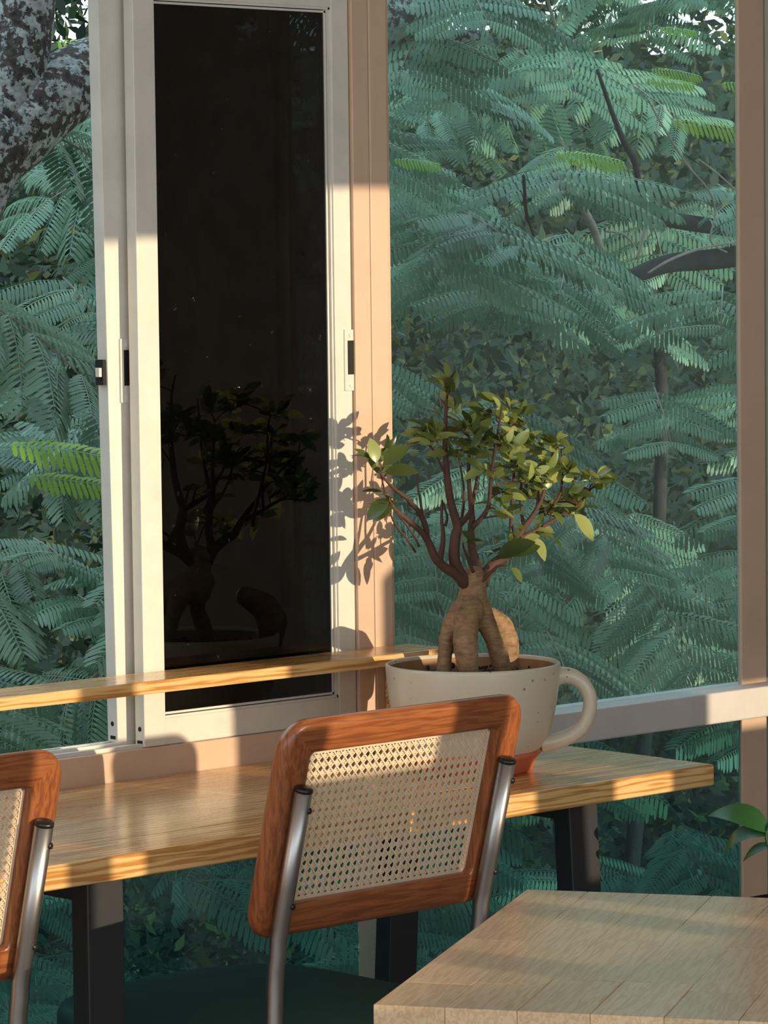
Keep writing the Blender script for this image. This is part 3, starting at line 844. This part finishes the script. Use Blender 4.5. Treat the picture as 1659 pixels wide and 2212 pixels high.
put_leaf(stem_top + Vector((.01, 0, -.022)), lft + Vector((0, 0, -.1)), Vector((-.2, -.3, .9)), 2, .7, 'leaf', rp, BL)
for k, (dx, dy, dz) in enumerate(((.8, -.6, .3), (.9, -.3, .5), (.5, -.8, .2), (.8, -.7, -.1))):
    put_leaf(stem_top + rgt * .02 + Vector((0, 0, -.01 * k)), Vector((dx, dy, dz)), Vector((0, 0, 1)), k % 3, 1, 'leaf', rp, BL)

# ================================================================== BAR STOOLS added out of view, shaped to cast shadows on mug and sill
def make_shadow_stool(cx, cyy, label, bw=.30):
    t = thing('shadow_stool', (cx, cyy, 0), label, 'stool', 'unseen stools added for their shadows')
    b = MB()
    xs = rrect(bw, .19, .05, 6)
    vs = [(cx + x + (.03 if x < 0 else 0) * (.095 - z) / .19 , cyy, 1.255 + z) for x, z in xs]
    n = len(vs)
    b.add(vs + [(x, y + .02, z) for x, y, z in vs], [tuple(range(n)), tuple(reversed(range(n, 2 * n)))] + [(k, n + k, n + (k + 1) % n, (k + 1) % n) for k in range(n)])
    b.build('backrest', M['teak_h'], t, bevel=.002)
    MB().box(cx - .09, cx - .01, cyy + .021, cyy + .036, .77, 1.30).build('back_post', M['teak_v'], t, bevel=.002)
    MB().lathe([(1e-4, .735), (.17, .735), (.18, .75), (.175, .772), (1e-4, .778)], 32, (cx, cyy + .19, 0)).build('seat', M['seat'], t)
    for sx in (-1, 1):
        for sy in (-1, 1):
            MB().tube([(cx + sx * .20, cyy + .19 + sy * .20, 0), (cx + sx * .12, cyy + .19 + sy * .12, .736)], .011, 10).build('leg', M['steel'], t)
    return t
stool = make_shadow_stool(4.872, 1.80, 'unseen bar stool added to shade the mug, teal seat and small walnut back, nearer the front window')
stool2 = make_shadow_stool(4.635, 1.32, 'unseen bar stool added to shade the sill, teal seat and narrow walnut back, farther from the front window', .20)

# ================================================================== OUTSIDE
rng = np.random.default_rng(11)
rnd = random.Random(5)
def pinna_arrays(npair, L, ll, droop, arch, seed):
    """one pinna along +x, leaflets either side (+-y), upper face +z"""
    r_ = random.Random(seed)
    V_, F_ = [], []
    for i in range(npair):
        t = (i + .6) / npair
        x = L * t; z = -arch * L * t * t
        env = min(1, (t + .12) * 3.2) * (1 - .55 * max(0, (t - .72) / .28) ** 2)
        for s in (-1, 1):
            l = ll * env * r_.uniform(.92, 1.05); w = L / npair * .37
            f = .30 + .25 * t                      # forward sweep
            dx, dy = math.sin(f), math.cos(f) * s
            dz = -droop * r_.uniform(.8, 1.2)
            px, py = -dy * s, dx * s                # width direction
            o = len(V_)
            def P(a, b_, c): return (x + dx * l * a + px * w * b_, dy * l * a + py * w * b_, z + c * l)
            V_ += [P(.03, -.25, 0), P(.03, .25, 0), P(.35, -.95, dz * .16), P(.35, .95, dz * .16), P(.82, -1.0, dz * .70), P(.82, .9, dz * .70), P(1.0, -.35, dz * .98), P(1.0, .25, dz * .98)]
            F_ += [(o, o + 2, o + 3, o + 1), (o + 2, o + 4, o + 5, o + 3), (o + 4, o + 6, o + 7, o + 5)]
    o = len(V_)
    for i in range(5):
        t = i / 4; x = L * t; z = -arch * L * t * t
        V_ += [(x, -.0013, z - .001), (x, .0013, z - .001)]
    for i in range(4): F_.append((o + i * 2, o + i * 2 + 2, o + i * 2 + 3, o + i * 2 + 1))
    return np.array(V_), F_
PV = [pinna_arrays(17, .25, .050, .55, .14, 1), pinna_arrays(19, .28, .048, .8, .24, 2), pinna_arrays(15, .21, .046, .5, .10, 3), pinna_arrays(18, .25, .052, 1.0, .28, 4)]
def pmesh(k, m):
    me = bpy.data.meshes.new('pinna'); me.from_pydata(PV[k][0].tolist(), [], PV[k][1]); me.materials.append(m); me.update()
    return me
PM = [pmesh(k, M['frond']) for k in range(4)]
PMY = [pmesh(k, M['frond_sunlit_young']) for k in range(4)]

def basis(d, up):
    d = d.normalized(); y = up.cross(d).normalized(); z = d.cross(y)
    return d, y, z
def bip_leaf(P, d, up, np_, sc, out):
    """a twice-feathered leaf: a rachis with pairs of pinnae"""
    d, y, z = basis(d, up)
    Lr = np_ * .055 * sc
    for i in range(np_):
        t = (i + .5) / np_
        p = P + d * Lr * t - Vector((0, 0, 1)) * (.18 * Lr * t * t)
        for s in (-1, 1):
            f = rnd.uniform(.35, .7)
            pd = (y * s * math.cos(f) + d * math.sin(f) + z * rnd.uniform(-.12, .1)).normalized()
            pu = (z + y * rnd.uniform(-.18, .18) + d * rnd.uniform(-.15, .15))
            k = rnd.randrange(4)
            ss = sc * rnd.uniform(.8, 1.08) * (.75 + .35 * math.sin(math.pi * min(1, t + .2)))
            out.append((p, pd, pu, k, ss))
    return Lr
leaves = []   # (pinna tuples)
racs = []
rgt2 = Vector((r2.x, r2.y, 0)).normalized(); fw2 = Vector((fwd.x, fwd.y, 0)).normalized()
def scatter(n, x0, x1, y0, y1, Y0, Y1, dirf, sc=(.9, 1.15)):
    for _ in range(n):
        px, py = rnd.uniform(x0, x1), rnd.uniform(y0, y1)
        Y = rnd.uniform(Y0, Y1)
        P = at(px, py, Y)
        d, up = dirf()
        a = []
        Lr = bip_leaf(P, d, up, rnd.randrange(4, 7), rnd.uniform(*sc), a)
        for q in a:
            if q[0].y > 5.25: leaves.append(q)
        racs.append((P, d.normalized(), Lr))
def dir_right():
    d = rgt2 * rnd.uniform(-.25, .55) - fw2 * rnd.uniform(.6, 1) + Vector((0, 0, rnd.uniform(-.55, -.1)))
    up = Vector((0, 0, 1)) - fw2 * rnd.uniform(.0, .45) + rgt2 * rnd.uniform(.0, .45)
    return d, up
def dir_any():
    a = rnd.uniform(0, 6.28)
    d = rgt2 * math.cos(a) - fw2 * (math.sin(a) * .7 + .4) + Vector((0, 0, rnd.uniform(-.6, .1)))
    up = Vector((0, 0, 1)) - fw2 * rnd.uniform(.1, .9) + rgt2 * rnd.uniform(-.4, .4)
    return d, up
scatter(72, 760, 1900, -150, 2450, 6.0, 7.3, dir_right)
scatter(62, 760, 1900, -450, 2300, 7.3, 9.0, dir_right, (.95, 1.25))
scatter(40, 760, 1900, -650, 250, 7.5, 9.8, dir_any)
scatter(34, -420, 420, 250, 2500, 5.9, 7.0, dir_any)
scatter(28, -420, 420, -200, 2300, 7.0, 8.4, dir_right)
scatter(22, 300, 900, -100, 2500, 6.2, 8.0, dir_any)

treeA = thing('lichen_tree', at(-120, 900, 6.0)[:], 'thick lichen-covered tree with feathery leaves outside the open left window', 'tree')
treeB = thing('feathery_tree', at(1300, 2300, 7.2)[:], 'drooping feathery-leaved tree filling the view through the clear right window', 'tree')
gz = -2.2
def limb(pts, rs, name, m, par, Y):
    P = [at(x, y, Y + dy) for x, y, dy in pts]
    S = smooth(P, 5)
    R_ = np.interp(np.linspace(0, len(rs) - 1, len(S)), range(len(rs)), rs)
    b = MB(); b.tube(S, list(R_), 20)
    return b.build(name, m, par)
k = 1 / 1010.0
limb([(-330, 3900, 0), (-280, 2200, 0), (-230, 1200, 0), (-150, 620, 0), (-60, 370, 0), (0, 300, 0)], [120 * k, 110 * k, 105 * k, 100 * k, 92 * k, 85 * k], 'trunk', M['lichen'], treeA, 5.95)
limb([(-60, 380, 0), (30, 285, 0), (120, 205, 0), (220, 150, .02), (330, 110, .05), (450, 20, .1), (520, -160, .15)], [70 * k, 84 * k, 80 * k, 78 * k, 75 * k, 72 * k, 70 * k], 'limb', M['lichen'], treeA, 5.95)
limb([(-70, 360, 0), (-10, 250, 0), (25, 130, 0), (45, 20, 0), (60, -200, 0)], [80 * k, 82 * k, 76 * k, 72 * k, 70 * k], 'limb', M['lichen'], treeA, 5.97)
limb([(640, -300, 0), (720, -40, 0), (800, 40, 0), (880, 30, 0), (950, -60, 0), (1010, -260, 0)], [75 * k, 85 * k, 88 * k, 84 * k, 72 * k, 70 * k], 'limb', M['lichen'], treeA, 6.35)
limb([(900, 70, 0), (960, 82, -.02), (1005, 78, -.04), (1034, 76, -.05)], [34 * k, 22 * k, 15 * k, 13 * k], 'broken_stub', M['lichen'], treeA, 6.33)
limb([(1290, 3600, .4), (1330, 2300, .2), (1400, 1500, .1), (1430, 900, 0), (1400, 600, 0), (1330, 430, 0), (1320, 380, 0)], [40 * k, 34 * k, 26 * k, 22 * k, 19 * k, 17 * k, 15 * k], 'trunk', M['branch'], treeB, 8.3)
for pts, rs, m in (([(1190, 370, 0), (1240, 420, 0), (1275, 480, 0), (1295, 530, 0), (1312, 585, 0)], [10, 13, 14, 13, 12], 'twig'),
                   ([(1290, 150, 0), (1325, 250, 0), (1350, 310, 0), (1372, 352, 0), (1384, 430, .1)], [5, 8, 11, 11, 9], 'branch'),
                   ([(1325, 440, 0), (1390, 462, 0), (1480, 480, 0), (1620, 500, 0)], [18, 24, 26, 26], 'branch'),
                   ([(1360, 600, 0), (1440, 570, 0), (1540, 560, 0), (1700, 540, 0)], [24, 30, 34, 36], 'branch'),
                   ([(1376, 560, -.3), (1392, 500, -.3), (1404, 440, -.3), (1410, 390, -.3)], [5, 6, 5, 4], 'twig'),
                   ([(1180, -10, -.4), (1195, 40, -.4), (1205, 65, -.4)], [4, 5, 4], 'twig'),
                   ([(1400, 215, -.5), (1430, 270, -.5), (1480, 350, -.5), (1530, 410, -.5), (1545, 460, -.5), (1535, 520, -.5), (1570, 545, -.5)], [2.5, 3, 3, 3, 3, 3, 2.5], 'twig'),
                   ([(1510, 345, -.4), (1550, 375, -.4), (1600, 420, -.4)], [2.5, 3, 3], 'twig'),
                   ([(1400, 590, -.5), (1450, 560, -.5), (1520, 535, -.5), (1610, 520, -.5)], [3, 4, 4, 4], 'twig'),
                   ([(1310, 500, -.5), (1345, 505, -.5), (1370, 530, -.5)], [4, 4, 3], 'twig')):
    limb(pts, [r * .9 * k for r in rs], 'branch', M[m], treeB, 6.9)
MB().tube(smooth([at(1131, 376, 6.0), at(1133, 410, 6.0), at(1137, 460, 6.0), at(1148, 495, 6.0), at(1160, 527, 6.0)], 4), [.0012] + [.0042] * 10 + [.003] * 4 + [.0014, .001], 8).build('seed_pod', M['void'], treeB)

# nearest 290 pinnae of each tree are parts; the others one mass per tree
def screen(p):
    v = p - CAM
    z = v.dot(fwd)
    return W / 2 + F * v.dot(r2) / z, H / 2 - F * v.dot(u2) / z, z
def place(name, me, q, par):
    p, pd, pu, kk, ss = q
    d, y, z = basis(pd, pu)
    o = bpy.data.objects.new(name, me); COL.objects.link(o); o.parent = par
    o.matrix_basis = Matrix.Translation(-par.location) @ Matrix(((d.x * ss, y.x * ss, z.x * ss, p.x), (d.y * ss, y.y * ss, z.y * ss, p.y), (d.z * ss, y.z * ss, z.z * ss, p.z), (0, 0, 0, 1)))
    return o
def mass(lst, name, par):
    vs, fs, tint, base = [], [], [], 0
    for (p, pd, pu, kk, ss) in lst:
        d, y, z = basis(pd, pu)
        Rm = np.array([[d.x, y.x, z.x], [d.y, y.y, z.y], [d.z, y.z, z.z]]) * ss
        v = PV[kk][0] @ Rm.T + np.array(p)
        vs.append(v); fs += [tuple(i + base for i in f) for f in PV[kk][1]]; base += len(v)
        tint.append(np.full(len(v), rnd.random()))
    me = bpy.data.meshes.new(name)
    me.from_pydata(np.concatenate(vs).tolist(), [], fs)
    at_ = me.attributes.new('tint', 'FLOAT', 'POINT'); at_.data.foreach_set('value', np.concatenate(tint).astype(np.float32))
    me.materials.append(M['frond_mass']); me.update()
    o = link(name, me, par); o['kind'] = 'stuff'
    return o
for par, sel in ((treeA, lambda x: x < 560), (treeB, lambda x: x >= 560)):
    mine = []
    for q in leaves:
        x, y, z = screen(q[0])
        if sel(x): mine.append((0 if (-80 < x < 1640 and -60 < y < 2200) else 1, z, q))
    mine.sort(key=lambda a: (a[0], a[1]))
    for a in mine[:285]: place('pinna', PM[a[2][3]], a[2], par)
    mass([a[2] for a in mine[285:]], 'foliage_mass', par)
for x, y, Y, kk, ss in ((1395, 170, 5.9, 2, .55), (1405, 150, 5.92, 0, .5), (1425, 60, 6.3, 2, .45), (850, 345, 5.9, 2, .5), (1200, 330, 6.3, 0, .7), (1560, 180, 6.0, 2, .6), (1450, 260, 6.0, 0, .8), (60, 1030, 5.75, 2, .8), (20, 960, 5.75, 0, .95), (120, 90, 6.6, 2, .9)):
    place('sunlit_young_pinna', PMY[kk], (at(x, y, Y), rgt2 + Vector((0, 0, -.05)), Vector((0, 0, 1)) - fw2 * .8, kk, ss), treeB if x > 560 else treeA)
rc = {treeA: MB(), treeB: MB()}
for P, d, Lr in racs:
    par = treeA if screen(P)[0] < 560 else treeB
    if P.y > 5.3 and (P + d * Lr).y > 5.25:
        rc[par].tube([P, P + d * Lr * .5 + Vector((0, 0, -.045 * Lr)), P + d * Lr + Vector((0, 0, -.18 * Lr))], [.003, .0022, .0012], 5)
for par, b in rc.items(): b.build('leaf_stalk', M['twig'], par)['kind'] = 'stuff'

# darker undergrowth behind, and the slope it grows on
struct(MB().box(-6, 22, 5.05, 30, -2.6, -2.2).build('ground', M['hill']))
def far_mass(n, name, label, x0, x1, y0, y1, Y0, Y1, size):
    c = np.array([at(rnd.uniform(x0, x1), rnd.uniform(y0, y1), rnd.uniform(Y0, Y1)) for _ in range(n)])
    dirs = rng.normal(size=(n, 3)); dirs /= np.linalg.norm(dirs, axis=1)[:, None]
    o2 = np.cross(dirs, rng.normal(size=(n, 3))); o2 /= np.linalg.norm(o2, axis=1)[:, None]
    s = rng.uniform(.6, 1.3, (n, 1)) * size
    vs = np.stack([c, c + dirs * s * .5 + o2 * s * .22, c + dirs * s, c + dirs * s * .5 - o2 * s * .22], 1).reshape(-1, 3)
    me = bpy.data.meshes.new(name)
    me.from_pydata(vs.tolist(), [], [(4 * i, 4 * i + 1, 4 * i + 2, 4 * i + 3) for i in range(n)])
    a = me.attributes.new('tint', 'FLOAT', 'POINT'); a.data.foreach_set('value', np.repeat(rng.random(n), 4).astype(np.float32))
    me.materials.append(M['far_leaf']); me.update()
    o = link(name, me); o['kind'] = 'stuff'; tag(o, label, 'shrubs')
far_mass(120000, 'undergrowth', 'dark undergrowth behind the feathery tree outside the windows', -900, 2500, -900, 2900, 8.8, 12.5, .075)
hb = MB()
hv = []
NX, NY = 40, 26
for i in range(NX):
    for j in range(NY):
        X = -16 + i * 1.15; Y = 5.2 + j * 1.0
        sd_ = abs(X * .733 - Y * .680 + .5); dp = X * .68 + Y * .733
        t1_ = max(0, min(1, (sd_ - 4.0) / 7)); t2_ = max(0, min(1, (dp - 14.5) / 12))  # sides raised out of view to block low skylight
        hv.append((X, Y, -2.3 + 7.5 * t1_ * t1_ * (3 - 2 * t1_) + 5.5 * t2_ + .25 * math.sin(X * 1.3 + Y) + .2 * math.sin(X * 2.9)))
hb.add(hv, [(i * NY + j, (i + 1) * NY + j, (i + 1) * NY + j + 1, i * NY + j + 1) for i in range(NX - 1) for j in range(NY - 1)], 0, True)
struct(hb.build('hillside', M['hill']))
